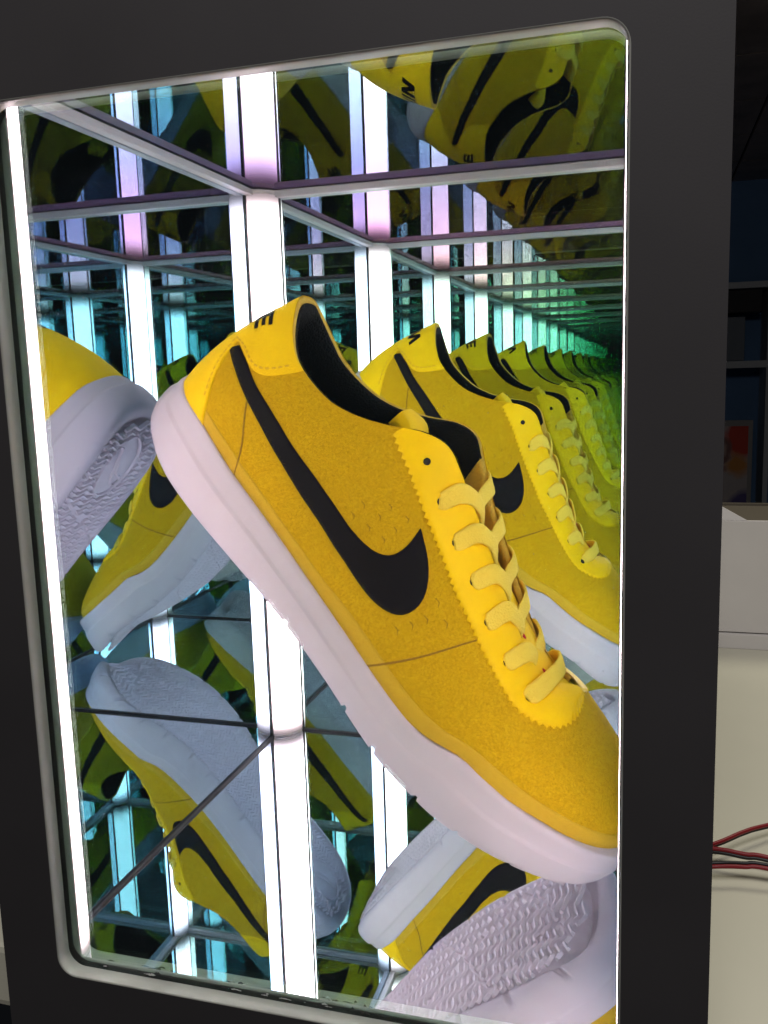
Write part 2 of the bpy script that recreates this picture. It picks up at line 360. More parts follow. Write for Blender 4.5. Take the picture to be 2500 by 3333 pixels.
# ------------------------------------------------------------------ the sneaker (built in cm: s heel-to-toe, w towards the viewer, h up)
ST = np.array([
[(.3,0,2.4),(-.05,0,4.6),(.5,0,6.4),(1.25,0,8.8)],
[(.45,1.3,2.45),(.15,1.25,4.6),(.65,1.15,6.4),(1.4,.8,8.75)],
[(.95,2.15,2.5),(.8,2.2,4.6),(1.2,1.95,6.3),(1.9,1.5,8.42)],
[(1.8,2.75,2.5),(1.8,2.9,4.5),(2.2,2.6,6.2),(2.85,2.25,7.9)],
[(3.2,3.2,2.55),(3.2,3.4,4.4),(3.5,3.1,6.0),(4.0,2.7,7.53)],
[(5.3,3.49,2.43),(5.3,3.7,4.4),(5.5,3.4,6.1),(5.8,3.03,7.62)],
[(6.9,3.57,2.4),(6.9,3.8,4.5),(7,3.5,6.4),(7.1,3.1,8.1)],
[(8.4,3.62,2.37),(8.4,3.9,4.6),(8.4,3.6,6.8),(8.3,3.14,8.88)],
[(9.9,3.67,2.29),(9.8,4.0,4.8),(9.6,3.65,7.2),(9.45,3.03,9.8)],
[(11.2,3.73,2.24),(11,4.1,4.8),(10.8,3.6,7.6),(10.5,2.72,10.17)],
[(12.6,3.84,2.2),(12.4,4.2,4.8),(12.1,3.5,7.6),(11.6,2.25,9.78)],
[(14.4,4.02,2.15),(14.2,4.35,4.7),(13.9,3.4,7.4),(13.4,1.7,8.95)],
[(16.6,4.38,2.17),(16.4,4.7,4.6),(16.1,3.5,7.0),(15.7,1.53,8.07)],
[(18.0,4.6,2.31),(17.9,4.9,4.5),(17.7,3.5,6.6),(17.5,1.42,7.36)],
[(19,4.7,2.6),(19,5.0,4.6),(19,3.4,6.4),(19,1.33,6.85)],
[(20.2,4.82,3.2),(20.2,5.05,5.0),(20.3,3.2,6.35),(20.4,1.2,6.62)],
[(21.2,4.9,3.42),(21.2,5.1,5.2),(21.1,3.0,6.7),(21.1,.6,7.05)],
[(22.6,4.85,3.7),(22.5,5.0,5.4),(22.1,2.7,7.1),(21.7,0,7.22)],
[(23.9,4.62,4.09),(23.8,4.75,5.6),(23.3,2.5,7.05),(22.9,0,7.1)],
[(25.2,4.2,4.45),(25.1,4.3,5.75),(24.6,2.2,6.9),(24.1,0,6.95)],
[(26.4,3.5,4.85),(26.3,3.6,5.9),(25.8,1.9,6.65),(25.1,0,6.75)],
[(27.1,2.65,5.15),(27.05,2.65,5.9),(26.5,1.3,6.4),(25.7,0,6.48)],
[(27.45,1.5,5.3),(27.4,1.5,5.9),(26.8,.7,6.25),(26.0,0,6.3)],
[(27.55,0,5.35),(27.5,0,5.9),(26.9,0,6.2),(26.1,0,6.22)]], float)
MIRW = np.array([1, -1, 1.]); NS = len(ST)
EXT = np.concatenate([[ST[1] * MIRW], ST, [ST[-2] * MIRW]])
def cr(P, i, f):
    p0, p1, p2, p3 = P[i], P[i + 1], P[i + 2], P[np.minimum(i + 3, len(P) - 1)]
    return .5 * ((2 * p1) + (-p0 + p2) * f + (2 * p0 - 5 * p1 + 4 * p2 - p3) * f ** 2 + (-p0 + 3 * p1 - 3 * p2 + p3) * f ** 3)
def surf(t, u):
    t = np.clip(np.asarray(t, float), 0, NS - 1 - 1e-6); u = np.asarray(u, float)
    t, u = np.broadcast_arrays(t, u)
    i = np.floor(t).astype(int); f = (t - i)[..., None, None]
    K = cr(EXT, i, f); u = u[..., None]
    return (1 - u) ** 3 * K[..., 0, :] + 3 * (1 - u) ** 2 * u * K[..., 1, :] + 3 * (1 - u) * u ** 2 * K[..., 2, :] + u ** 3 * K[..., 3, :]
def nrm(t, u, e=2e-3):
    t = np.asarray(t, float); u = np.asarray(u, float); t, u = np.broadcast_arrays(t, u)
    a = surf(np.minimum(t + e, NS - 1 - 1e-5), u) - surf(np.maximum(t - e, 0), u)
    u1 = np.clip(u, .02, .97)
    b = surf(t, u1 + e) - surf(t, u1 - e)
    n = np.cross(b, a); l = np.linalg.norm(n, axis=-1, keepdims=True)
    return n / np.maximum(l, 1e-9)
def on(t, u, off=0.0): return surf(t, u) + nrm(t, u) * off
def ss(x):
    x = np.clip(x, 0, 1); return x * x * (3 - 2 * x)
HBS = lambda s: np.interp(s, [0, 3, 8, 12, 18.2, 20.3, 22.8, 24.3, 25.6, 26.8, 27.7, 28.6], [.3, -.18, 0, .2, .19, .49, 1.12, 1.62, 2.06, 2.55, 3.0, 3.5])
def loc(P, side=1):
    """(s,w,h) cm -> object space metres"""
    P = np.asarray(P, float); s, w, h = P[..., 0], P[..., 1] * side, P[..., 2]
    # the far (inner) side of a shoe: longer at the big toe, hollowed at the arch near the ground
    far = w < 0; q = ss(-w / 2.2)
    low = 1 - ss((h - HBS(s)) / 2.4)
    s2 = s + (.05 + .85 * low) * ss((s - 22) / 6) * q
    k = np.interp(s, [4, 9, 14, 17, 19.5, 21, 23, 25], [1, .88, .76, .74, .78, .82, .93, 1.0])
    w2 = w * (1 - (1 - k) * np.maximum(low, .25))
    h2 = h - .85 * ss((s - 24) / 4.2) * q * low
    return np.stack([np.where(far, s2, s), -np.where(far, w2, w), np.where(far, h2, h)], -1) * .01

AL = math.radians(50.5)
nvec = Vector((.044, 1, 0)).normalized(); e0 = Vector((1, -.044, 0)).normalized()
eS = e0 * math.cos(AL) - Vector((0, 0, 1)) * math.sin(AL); eH = e0 * math.sin(AL) + Vector((0, 0, 1)) * math.cos(AL)
shoe = empty('sneaker'); tag(shoe, 'yellow suede low top sneaker leaning with its heel on the mirror wall', 'sneaker')
ORG = Vector((0, .438, .89)) * D + eS * .003 + eH * .0065
# size and distance settled from where its mirror images fall
SZ = 1.022
ORG = Vector(CAM) + SZ * (ORG - Vector(CAM))
shoe.matrix_world = Matrix(((eS.x * SZ, nvec.x * SZ, eH.x * SZ, ORG.x), (eS.y * SZ, nvec.y * SZ, eH.y * SZ, ORG.y), (eS.z * SZ, nvec.z * SZ, eH.z * SZ, ORG.z), (0, 0, 0, 1)))

# --- upper
def both_grid(name, Pn, mat, parent, weld=4e-5, smooth=True):
    """Pn: (rows, cols, 3) near-side points in cm; makes near + mirrored far side as one mesh"""
    r, c, _ = Pn.shape
    v = np.concatenate([loc(Pn, 1).reshape(-1, 3), loc(Pn, -1).reshape(-1, 3)])
    f = gridfaces(r, c) + gridfaces(r, c, r * c, True)
    return mesh(name, v, f, mat, parent, smooth, weld)
tS = np.linspace(0, NS - 1, (NS - 1) * 7 + 1); uS = np.linspace(0, 1, 30)
TT, UU = np.meshgrid(tS, uS, indexing='ij')
Pu = surf(TT, UU)
upper = both_grid('upper', Pu, M['suede'], shoe)
# raw cut edge along collar and throat
te = np.linspace(0, 16.2, 150)
rows = []
for k, (u, d) in enumerate(((1.0, .01), (1.0, -.10), (1.0, -.22), (.97, -.25), (.90, -.27), (.80, -.28), (.66, -.28), (.5, -.28))):
    rows.append(on(te, np.full_like(te, u), d))
edge = both_grid('collar_edge', np.stack(rows, 1), M['rawedge'], shoe)
# padded lining
tl = np.linspace(0, 9.95, 110)
prof = [(.95, .27, 0), (.985, .25, 0), (1.0, .26, .02), (1.0, .34, .05), (1.0, .48, .0), (.965, .62, 0), (.90, .74, 0), (.78, .78, 0), (.6, .66, 0), (.35, .5, 0), (.05, .42, 0)]
rows = []
for u, d, ex in prof:
    dd = d * np.interp(tl, [0, 1.5, 8.5, 9.95], [1.15, 1.0, .75, .45]) if d > .2 else np.full_like(tl, d)
    p = surf(tl, u) - nrm(tl, u) * dd[:, None]
    up = surf(tl, 1.0) - surf(tl, .97); up /= np.linalg.norm(up, axis=-1, keepdims=True)
    p = p + up * ex
    p[0, 1] = 0
    rows.append(p)
both_grid('lining', np.stack(rows, 1), M['lining'], shoe)
# insole
ti = np.linspace(0, NS - 1, 80); bi = surf(ti, .03)
v = []; f = []
for k in range(len(ti)):
    a = bi[k].copy(); a[1] *= .93; a[2] += .15; v += [loc(a, 1), loc(a, -1)]
for k in range(len(ti) - 1): f.append((2 * k, 2 * k + 1, 2 * k + 3, 2 * k + 2))
mesh('insole', v, f, M['lining'], shoe)

# --- strip between an edge curve and a second curve on the surface, offset outwards with a turned-down border
def smooth_curve(P, n):
    P = np.array(P, float); d = np.r_[0, np.cumsum(np.linalg.norm(np.diff(surf(P[:, 0], P[:, 1]), axis=0), axis=1))]
    x = np.linspace(0, d[-1], n); Q = np.vstack([2 * P[0] - P[1], P, 2 * P[-1] - P[-2]])
    i = np.clip(np.searchsorted(d, x, side='right') - 1, 0, len(P) - 2); f = ((x - d[i]) / np.maximum(d[i + 1] - d[i], 1e-9))[:, None]
    return cr(Q, i, f)
def strip(name, A, B, off, mat, parent, rows=10, side=1, skirtA=True, skirtB=True, group=None):
    """A,B (n,2) arrays of (t,u)"""
    k = np.linspace(0, 1, rows)[None, :, None]
    Q = A[:, None, :] * (1 - k) + B[:, None, :] * k
    P = on(Q[..., 0], Q[..., 1], off)
    cols = [P]
    if skirtA: cols.insert(0, on(A[:, 0], A[:, 1], -.02)[:, None, :])
    if skirtB: cols.append(on(B[:, 0], B[:, 1], -.02)[:, None, :])
    P = np.concatenate(cols, 1)
    n, c, _ = P.shape
    return mesh(name, loc(P, side).reshape(-1, 3), gridfaces(n, c), mat, parent)

SW_UP = [(2.294,.569),(3.223,.595),(4.167,.588),(4.848,.562),(5.835,.499),(6.78,.456),(7.656,.413),(8.485,.382),(9.104,.379),(9.61,.393),(9.971,.426),(10.146,.467),(10.235,.522),(10.245,.591),(10.195,.661)]
SW_LO = [(2.074,.48),(2.919,.481),(3.831,.471),(4.616,.434),(5.442,.38),(6.618,.316),(7.616,.279),(8.6,.251),(9.421,.241),(10.131,.236),(10.645,.25),(11.002,.287),(11.196,.336),(11.288,.406),(11.262,.485),(11.107,.553),(10.841,.606),(10.544,.637),(10.216,.663)]
COUNTER = [(4.188,1.0),(4.138,.92),(3.944,.745),(3.685,.652),(3.306,.612),(2.75,.596),(2.256,.577),(1.945,.551),(2.178,.493),(2.485,.4),(2.835,.313),(3.251,.215),(3.573,.131),(3.96,.0)]
EYE = [(7.395,.965),(7.613,.911),(8.147,.841),(8.878,.776),(9.3,.750),(9.965,.722),(10.613,.699),(11.226,.677),(11.75,.655),(12.652,.653),(13.741,.641),(14.828,.597),(15.523,.579),(16.151,.577),(16.58,.601),(16.901,.653),(17.141,.742),(17.23,.87),(17.21,1.0)]
BAND = [(3.66,.106),(5.1,.108),(7.0,.089),(9.048,.08),(10.5,.10),(11.4,.105),(12.4,.112),(13.515,.123),(14.811,.125),(16.539,.135),(17.621,.137),(18.8,.163),(19.586,.195),(20.3,.24),(21.2,.30),(22.2,.36),(22.99,.38)]
def zigzag(P, n, teeth, amp):
    """pinked edge: displace the smooth curve sideways on the surface"""
    C = smooth_curve(P, n * teeth + 1)
    X = surf(C[:, 0], C[:, 1]); tg = np.gradient(X, axis=0); tg /= np.linalg.norm(tg, axis=1, keepdims=True)
    sd = np.cross(tg, nrm(C[:, 0], C[:, 1]))
    e = 1e-3; a = (surf(C[:, 0] + e, C[:, 1]) - X) / e; b = (surf(C[:, 0], np.clip(C[:, 1], 0, .998) + e) - surf(C[:, 0], np.clip(C[:, 1], 0, .998))) / e
    ph = np.arange(len(C)) % n; z = (np.abs(ph / n * 2 - 1) * 2 - 1) * amp
    out = C.copy()
    for k in range(len(C)):
        A_ = np.stack([a[k], b[k]], 1); d, *_ = np.linalg.lstsq(A_, sd[k] * z[k], rcond=None)
        out[k] += np.clip(d, -.3, .3)
    out[:, 1] = np.clip(out[:, 1], 0, 1.0)
    return out
NT = 54
def smoothstep(x): x = np.clip(x, 0, 1); return x * x * (3 - 2 * x)
for side in (1, -1):
    # brushed band above the sole
    Bc = smooth_curve(BAND, 150); Ac = Bc.copy(); Ac[:, 1] = 0.0
    strip('foxing', Ac, Bc, .018, M['rand'], shoe, 6, side, skirtA=False)
    # heel counter
    Cc = smooth_curve(COUNTER, 80); Hc = np.stack([np.zeros(80), np.linspace(1.0, 0, 80)], 1)
    strip('heel_counter', Cc, Hc, .075, M['nubuck'], shoe, 14, side, skirtB=False)
    # side emblem
    A = smooth_curve(SW_UP, 70); B = smooth_curve(SW_LO, 70)
    strip('side_emblem', A, B, .05, M['black'], shoe, 12, side)
    # eyestay with pinked edge
    Z = zigzag(EYE, 4, NT, .075)
    n = len(Z); q = np.linspace(0, 1, n)
    tt = np.interp(q, [0, .05, .86, 1], [7.9, 8.3, 16.35, 17.15])
    tt = np.minimum(np.maximum(tt, 7.4), 17.2)
    Tc = np.stack([tt, np.ones(n)], 1)
    Tc[0] = (7.5, 1.0)
    strip('eyestay', Z, Tc, .065, M['leather'], shoe, 10, side, skirtB=False)
    # seams
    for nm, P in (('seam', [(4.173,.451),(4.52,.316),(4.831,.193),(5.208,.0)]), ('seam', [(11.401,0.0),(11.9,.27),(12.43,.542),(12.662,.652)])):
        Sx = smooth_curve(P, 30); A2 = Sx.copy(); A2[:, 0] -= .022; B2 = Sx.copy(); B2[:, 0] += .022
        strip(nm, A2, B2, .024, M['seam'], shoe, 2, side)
    # chevron perforations
    CH = [[(8.305,.524),(8.465,.52),(8.54,.501)],[(8.319,.444),(8.479,.441),(8.553,.423)],[(8.975,.534),(9.126,.533),(9.196,.517)],[(9.0,.605),(9.153,.605),(9.224,.589)],[(8.977,.457),(9.126,.457),(9.195,.441)],[(9.63,.553),(9.77,.555),(9.83,.54)],[(9.666,.633),(9.806,.636),(9.865,.621)],[(9.577,.477),(9.717,.479),(9.778,.463)],[(11.407,.542),(11.508,.549),(11.553,.53)],[(11.473,.438),(11.574,.444),(11.619,.425)],[(11.358,.352),(11.459,.357),(11.505,.338)],[(11.232,.268),(11.335,.272),(11.381,.252)],[(11.771,.524),(11.881,.531),(11.932,.512)]]
    for tri in CH:
        tri = np.array(tri); X = on(tri[:, 0], tri[:, 1], .018)
        vs = []; wd = .022
        for k in range(3):
            nn = nrm(tri[k, 0], tri[k, 1]); tg = X[min(k + 1, 2)] - X[max(k - 1, 0)]; tg /= np.linalg.norm(tg)
            sd = np.cross(tg, nn) * (wd if k == 1 else wd * .5); vs += [loc(X[k] + sd, side), loc(X[k] - sd, side)]
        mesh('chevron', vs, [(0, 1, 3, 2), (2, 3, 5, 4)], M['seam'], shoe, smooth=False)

# stitching: short raised dashes inside the heel counter edge
def dashes(name, curve, mat, L=.17, gap=.12, wd=.045, off=.085):
    C = smooth_curve(curve, 400); X = surf(C[:, 0], C[:, 1]); d = np.r_[0, np.cumsum(np.linalg.norm(np.diff(X, axis=0), axis=1))]
    v = []; f = []; x = .1
    while x + L < d[-1]:
        ts = [np.interp(q, d, C[:, 0]) for q in (x, x + L)]; us = [np.interp(q, d, C[:, 1]) for q in (x, x + L)]
        a, b = on(ts[0], us[0], off), on(ts[1], us[1], off); nn = nrm(ts[0], us[0]); tg = (b - a) / np.linalg.norm(b - a); sd = np.cross(tg, nn) * wd
        for side in (1, -1):
            k = len(v); v += [loc(p, side) for p in (a + sd, a - sd, a + nn * .03, b + sd, b - sd, b + nn * .03)]
            f += [(k, k + 3, k + 5, k + 2), (k + 1, k + 2, k + 5, k + 4), (k, k + 2, k + 1), (k + 3, k + 4, k + 5)]
        x += L + gap
    o = mesh(name, v, f, mat, shoe, smooth=False); o['kind'] = 'stuff'; return o
CI = np.array(COUNTER); CI2 = CI.copy(); CI2[:, 0] -= .20; CI2[:6, 1] += .018
dashes('stitching', CI2[1:-1], M['stitch'])
dashes('stitching', np.c_[np.linspace(17.6, 22.5, 12), np.full(12, .985)], M['stitch'], off=.01)

# heel lettering: heavy slanted letters wrapped round the heel tab
def heel_letters():
    u_lo, u_hi = .70, .845
    tq = np.linspace(0, 2.6, 300); X = surf(tq, .775); arc = np.r_[0, np.cumsum(np.linalg.norm(np.diff(X, axis=0), axis=1))]
    sl = .22
    L = {'N': [[(0,0),(.24,0),(.24,1),(0,1)],[(.0,1),(.26,1),(.80,0),(.54,0)],[(.56,0),(.80,0),(.80,1),(.56,1)]],
         'I': [[(0,0),(.26,0),(.26,1),(0,1)]],
         'K': [[(0,0),(.25,0),(.25,1),(0,1)],[(.25,.42),(.25,.62),(.60,1),(.86,1)],[(.32,.58),(.50,.66),(.88,0),(.60,0)]],
         'E': [[(0,0),(.25,0),(.25,1),(0,1)],[(.25,0),(.72,0),(.72,.22),(.25,.22)],[(.25,.40),(.66,.40),(.66,.61),(.25,.61)],[(.25,.78),(.72,.78),(.72,1),(.25,1)]]}
    adv = {'N': .92, 'I': .38, 'K': .96, 'E': .76}
    word = 'NIKE'; tot = sum(adv[c] for c in word) - .08
    width = 3.95; k = width / tot; x0 = -width / 2
    for ch in word:
        v = []; f = []
        for qi, quad in enumerate(L[ch]):
            quad = np.array(quad); m_ = 7
            base = len(v)
            for i in range(m_ + 1):
                for j in range(m_ + 1):
                    a, b = i / m_, j / m_
                    p = quad[0] * (1 - a) * (1 - b) + quad[1] * a * (1 - b) + quad[2] * a * b + quad[3] * (1 - a) * b
                    x = x0 + (p[0] + sl * (p[1] - .5)) * k; u = u_lo + (u_hi - u_lo) * p[1]
                    t = np.interp(abs(x), arc, tq); P = on(t, u, .088 + .002 * qi)
                    v.append(loc(P, 1 if x >= 0 else -1))
            f += gridfaces(m_ + 1, m_ + 1, base)
        mesh('heel_letter', v, f, M['black'], shoe)
        x0 += adv[ch] * k
heel_letters()

# --- midsole
MS = np.array([(-.1,0,.35,2.5),(.12,1.35,.3,2.5),(.6,2.3,.15,2.53),(1.5,3.0,0,2.52),(3.0,3.5,-.18,2.6),(5.3,3.86,-.17,2.46),(8.3,3.98,0,2.39),(11.2,4.08,.18,2.25),(14.4,4.36,.2,2.16),(16.6,4.72,.17,2.18),(18.2,4.96,.19,2.32),(19.2,5.07,.3,2.62),(20.3,5.18,.49,3.22),(21.4,5.24,.7,3.44),(22.8,5.2,1.12,3.72),(24.3,4.95,1.62,4.12),(25.6,4.52,2.06,4.48),(26.8,3.9,2.55,4.9),(27.6,3.05,3.0,5.2),(28.05,1.8,3.35,5.38),(28.15,0,3.5,5.4)], float)
MX = np.concatenate([[MS[1] * [1, -1, 1, 1]], MS, [MS[-2] * [1, -1, 1, 1]]])
NM = len(MS)
def ms(t):
    t = np.clip(t, 0, NM - 1 - 1e-6); i = np.floor(t).astype(int); return cr(MX, i, (t - i)[:, None])
tm = np.linspace(0, NM - 1, 3000); Q = ms(tm); dl = np.r_[0, np.cumsum(np.linalg.norm(np.diff(Q[:, :2], axis=0), axis=1))]
tm = np.interp(np.linspace(0, dl[-1], 640), dl, tm); Q = ms(tm); Q[0, 1] = 0; Q[-1, 1] = 0
tg = np.gradient(Q[:, :2], axis=0); tg[0] = (0, 1); tg[-1] = (0, -1)
tg /= np.linalg.norm(tg, axis=1, keepdims=True); nrm2 = np.stack([-tg[:, 1], tg[:, 0]], 1)   # outward (heel: -s, side: +w)
NOTCH = [11.75, 16.0, 18.0, 20.5, 22.55, 24.8, 26.9]
rb = np.interp(Q[:, 0], [-.1, 1.2, 3.5, 10, 16, 23, 26, 28.6], [.9, .65, .35, .45, .62, .62, .6, .6])
HT = Q[:, 3] - Q[:, 2]
nz = np.zeros(len(Q))
for s0 in NOTCH: nz = np.maximum(nz, smoothstep((.13 - np.abs(Q[:, 0] - s0)) / .05) * (Q[:, 1] > 1.5))
def ring(inset, h, raise_=0): 
    p = Q[:, :2] - nrm2 * np.broadcast_to(np.asarray(inset, float), (len(Q),))[:, None]
    p[:, 1] = np.maximum(p[:, 1], 0)
    return np.stack([p[:, 0], p[:, 1], h + nz * raise_], 1)
Q[:, 2] -= np.interp(Q[:, 0], [2, 10, 16, 24, 27], [0, .04, .09, .09, 0])
hb, ht = Q[:, 2], Q[:, 3]
prof = [ring(rb + .65, hb + .13), ring(rb + .20, hb + .12, .12), ring(rb + .14, hb + .0, .26), ring(rb, hb, .26), ring(rb * .5, hb + rb * .13, .22), ring(rb * .15, hb + rb * .5, .05), ring(0, hb + rb, 0),
        ring(-.02, hb + .35 * HT + rb * .4), ring(-.02, hb + .60 * HT), ring(-.01, hb + .625 * HT), ring(.07, hb + .66 * HT), ring(.10, hb + .70 * HT), ring(.115, hb + .93 * HT), ring(.15, ht - .02), ring(.22, ht + .03), ring(.33, ht + .02), ring(.60, ht + .0), ring(1.1, ht - .1)]
both_grid('midsole', np.stack(prof, 1), M['midsole'], shoe)
# outsole base
inn = prof[0]
v = []; f = []; K = 9
for p in inn:
    for j in range(K): v.append(loc((p[0], p[1] * (1 - 2 * j / (K - 1)), p[2])))
f = gridfaces(len(inn), K)
outsole = mesh('outsole', v, f, M['tread'], shoe)
# tread ribs
half_s, half_w = Q[:, 0] - nrm2[:, 0] * (rb + .24), np.maximum(Q[:, 1] - nrm2[:, 1] * (rb + .24), 0)
HBs = lambda s: np.interp(s, Q[:, 0], hb)
def tri(x): return abs((x % 1.0) * 2 - 1) * 2 - 1
def rib(points, v, f, wd=.12, hgt=.13):
    P = np.array(points)
    if len(P) < 2: return
    t_ = np.gradient(P, axis=0); t_ /= np.linalg.norm(t_, axis=1, keepdims=True); sd = np.stack([-t_[:, 1], t_[:, 0]], 1)
    b0 = len(v)
    for p, n_ in zip(P, sd):
        h0 = HBs(p[0])
        for k, hh in ((-1.0, .15), (-.55, .15 - hgt), (.55, .15 - hgt), (1.0, .15)):
            v.append(loc((p[0] + n_[0] * wd * k, p[1] + n_[1] * wd * k, h0 + hh)))
    for i in range(len(P) - 1):
        for j in range(3): f.append((b0 + i * 4 + j, b0 + i * 4 + j + 1, b0 + i * 4 + 5 + j, b0 + i * 4 + 4 + j))
    f.append((b0, b0 + 1, b0 + 2, b0 + 3)); k = b0 + (len(P) - 1) * 4; f.append((k + 3, k + 2, k + 1, k))
v = []; f = []
def gapped(s, w):
    for ph in (0, .5):
        if abs(w - tri(s / 9.5 + ph) * 3.7) < .10: return True
    return ((s - 3.6) / 1.9) ** 2 + (w / 1.55) ** 2 < 1
for srow in np.arange(.9, 28.2, .33):
    wmax = np.interp(srow, half_s, half_w) if 0.3 < srow < 28.3 else 0
    run = []
    for w_ in np.arange(-wmax + .10, wmax - .08, .0775):
        s_w = srow + .13 * tri(w_ / 1.24) + .10 * math.sin(w_ * .9 + srow * .35)
        if gapped(s_w, w_):
            if len(run) > 3: rib(run, v, f, .088, .17)
            run = []
        else: run.append((s_w, w_))
    if len(run) > 3: rib(run, v, f, .088, .17)
# oval with emblem outline under the heel
rib([(3.6 + 1.75 * math.cos(a), 1.4 * math.sin(a)) for a in np.linspace(0, 2 * math.pi, 48)], v, f, .07)
emb = [(2.4,.55),(3.2,.42),(4.2,.1),(4.75,-.35),(4.8,-.7),(4.55,-.95),(4.3,-.85),(4.2,-.5),(4.0,-.2),(3.4,.15),(2.4,.55)]
rib(emb, v, f, .06)
tr = mesh('tread', v, f, M['tread'], outsole, smooth=False, recalc=False); tr['kind'] = 'stuff'

# --- tongue
tongue_c = np.array([(22.0,7.0),(20.4,6.72),(18.5,7.0),(16.3,7.5),(14,8.15),(12.3,8.6),(10.8,8.62),(9.9,8.55),(9.35,8.85),(8.75,9.32),(7.95,9.2)])
tw = np.array([1.2,1.7,1.8,1.9,2.0,2.0,1.9,1.7,1.5,1.3,.9])
v = []; K = 13; xs = np.linspace(0, len(tongue_c) - 1, 60); ii = np.arange(len(tongue_c))
cs = np.stack([np.interp(xs, ii, tongue_c[:, 0]), np.interp(xs, ii, tongue_c[:, 1])], 1)
kern = np.ones(5) / 5
for c in range(2): cs[2:-2, c] = np.convolve(cs[:, c], kern, 'valid')
ws = np.interp(xs, ii, tw)
def tongue_grid(dz):
    P = []
    for (s, h), ww in zip(cs, ws):
        for j in range(K):
            q = -1 + 2 * j / (K - 1); P.append(loc((s, q * ww, h - .30 * q * q * ww / 2 + (dz * (1 + 1.5 * float(ss((9.2 - s) / 1.1)))))))
    return P
n1 = len(cs)
v = tongue_grid(0) + tongue_grid(-.28)
f = gridfaces(n1, K) + gridfaces(n1, K, n1 * K, True)
bl = [i * K for i in range(n1)]; br = [i * K + K - 1 for i in range(n1)]; tp = [(n1 - 1) * K + j for j in range(K)]
for chn in (bl, br, tp):
    for a, b in zip(chn[:-1], chn[1:]): f.append((a, b, b + n1 * K, a + n1 * K))
mesh('tongue', v, f, M['nubuck'], shoe)
for s, h, w_ in ((18.4, 7.0, .85), (20.2, 6.70, .75)):
    k = np.linspace(0, 2 * math.pi, 11)[:-1]
    v = [loc((s + .22 * math.cos(a) , w_ + .10 * math.sin(a), h + .06 - .1 * math.sin(a) * .3)) for a in k] + [loc((s, w_, h + .13))]
    mesh('bar_tack', v, [(i, (i + 1) % 10, 10) for i in range(10)], M['red'], shoe)

# --- eyelets and laces
EYEL = [(8.898,.879),(10.125,.828),(10.989,.798),(11.718,.794),(12.539,.768),(13.73,.764),(14.973,.731)]
for k, (t, u) in enumerate(EYEL):
    c = on(t, u, .082); n_ = nrm(t, u); a = surf(t + .01, u) - surf(t, u); a /= np.linalg.norm(a); b = np.cross(n_, a)
    for side in (1, -1):
        ang = np.linspace(0, 2 * math.pi, 15)[:-1]; R_ = .15 if k == 0 else .17
        v = [loc(c + (a * math.cos(x) + b * math.sin(x)) * R_, side) for x in ang] + [loc(c + (a * math.cos(x) + b * math.sin(x)) * R_ * 1.05 - n_ * .03, side) for x in ang]
        f = [(i, (i + 1) % 14, 14 + (i + 1) % 14, 14 + i) for i in range(14)] + [tuple(range(14))]
        mesh('eyelet', v, f, M['hole_shade'], shoe, smooth=False)  # opening's shade painted as a dark disc, the leather is not cut
thr_s = surf(np.linspace(9, 16.3, 60), 1.0)
hT = lambda s: np.interp(s, thr_s[:, 0], thr_s[:, 2]); wT = lambda s: np.interp(s, thr_s[:, 0], thr_s[:, 1])
def crv(P, n=44):
    P = np.array(P, float); Qx = np.vstack([2 * P[0] - P[1], P, 2 * P[-1] - P[-2]]); x = np.linspace(0, len(P) - 1 - 1e-6, n); i = np.floor(x).astype(int)
    return cr(Qx, i, (x - i)[:, None])
def ribbon(P, N, wid, th=.09, side=1, name='lace', twist=0):
    P = crv(P); N = crv(N); wid = np.interp(np.linspace(0, 1, len(P)), np.linspace(0, 1, len(wid)), wid)
    t_ = np.gradient(P, axis=0); t_ /= np.linalg.norm(t_, axis=1, keepdims=True)
    sd = np.cross(t_, N); sd /= np.linalg.norm(sd, axis=1, keepdims=True); N = np.cross(sd, t_)
    v = []; prof = [(-1, 0), (-.86, .8), (-.45, 1), (0, 1.02), (.45, 1), (.86, .8), (1, 0), (.86, -.8), (.45, -1), (-.45, -1), (-.86, -.8)]
    m_ = len(prof)
    for p, s_, n_, ww in zip(P, sd, N, wid):
        for a, b in prof: v.append(loc(p + s_ * a * ww / 2 + n_ * b * th, side))
    f = []
    for i in range(len(P) - 1):
        for j in range(m_): f.append((i * m_ + j, i * m_ + (j + 1) % m_, (i + 1) * m_ + (j + 1) % m_, (i + 1) * m_ + j))
    f += [tuple(range(m_)), tuple(range((len(P) - 1) * m_ + m_ - 1, (len(P) - 1) * m_ - 1, -1))]
    return mesh(name, v, f, M['lace'], shoe)
upn = np.array([.38, 0, .92]); upn /= np.linalg.norm(upn)
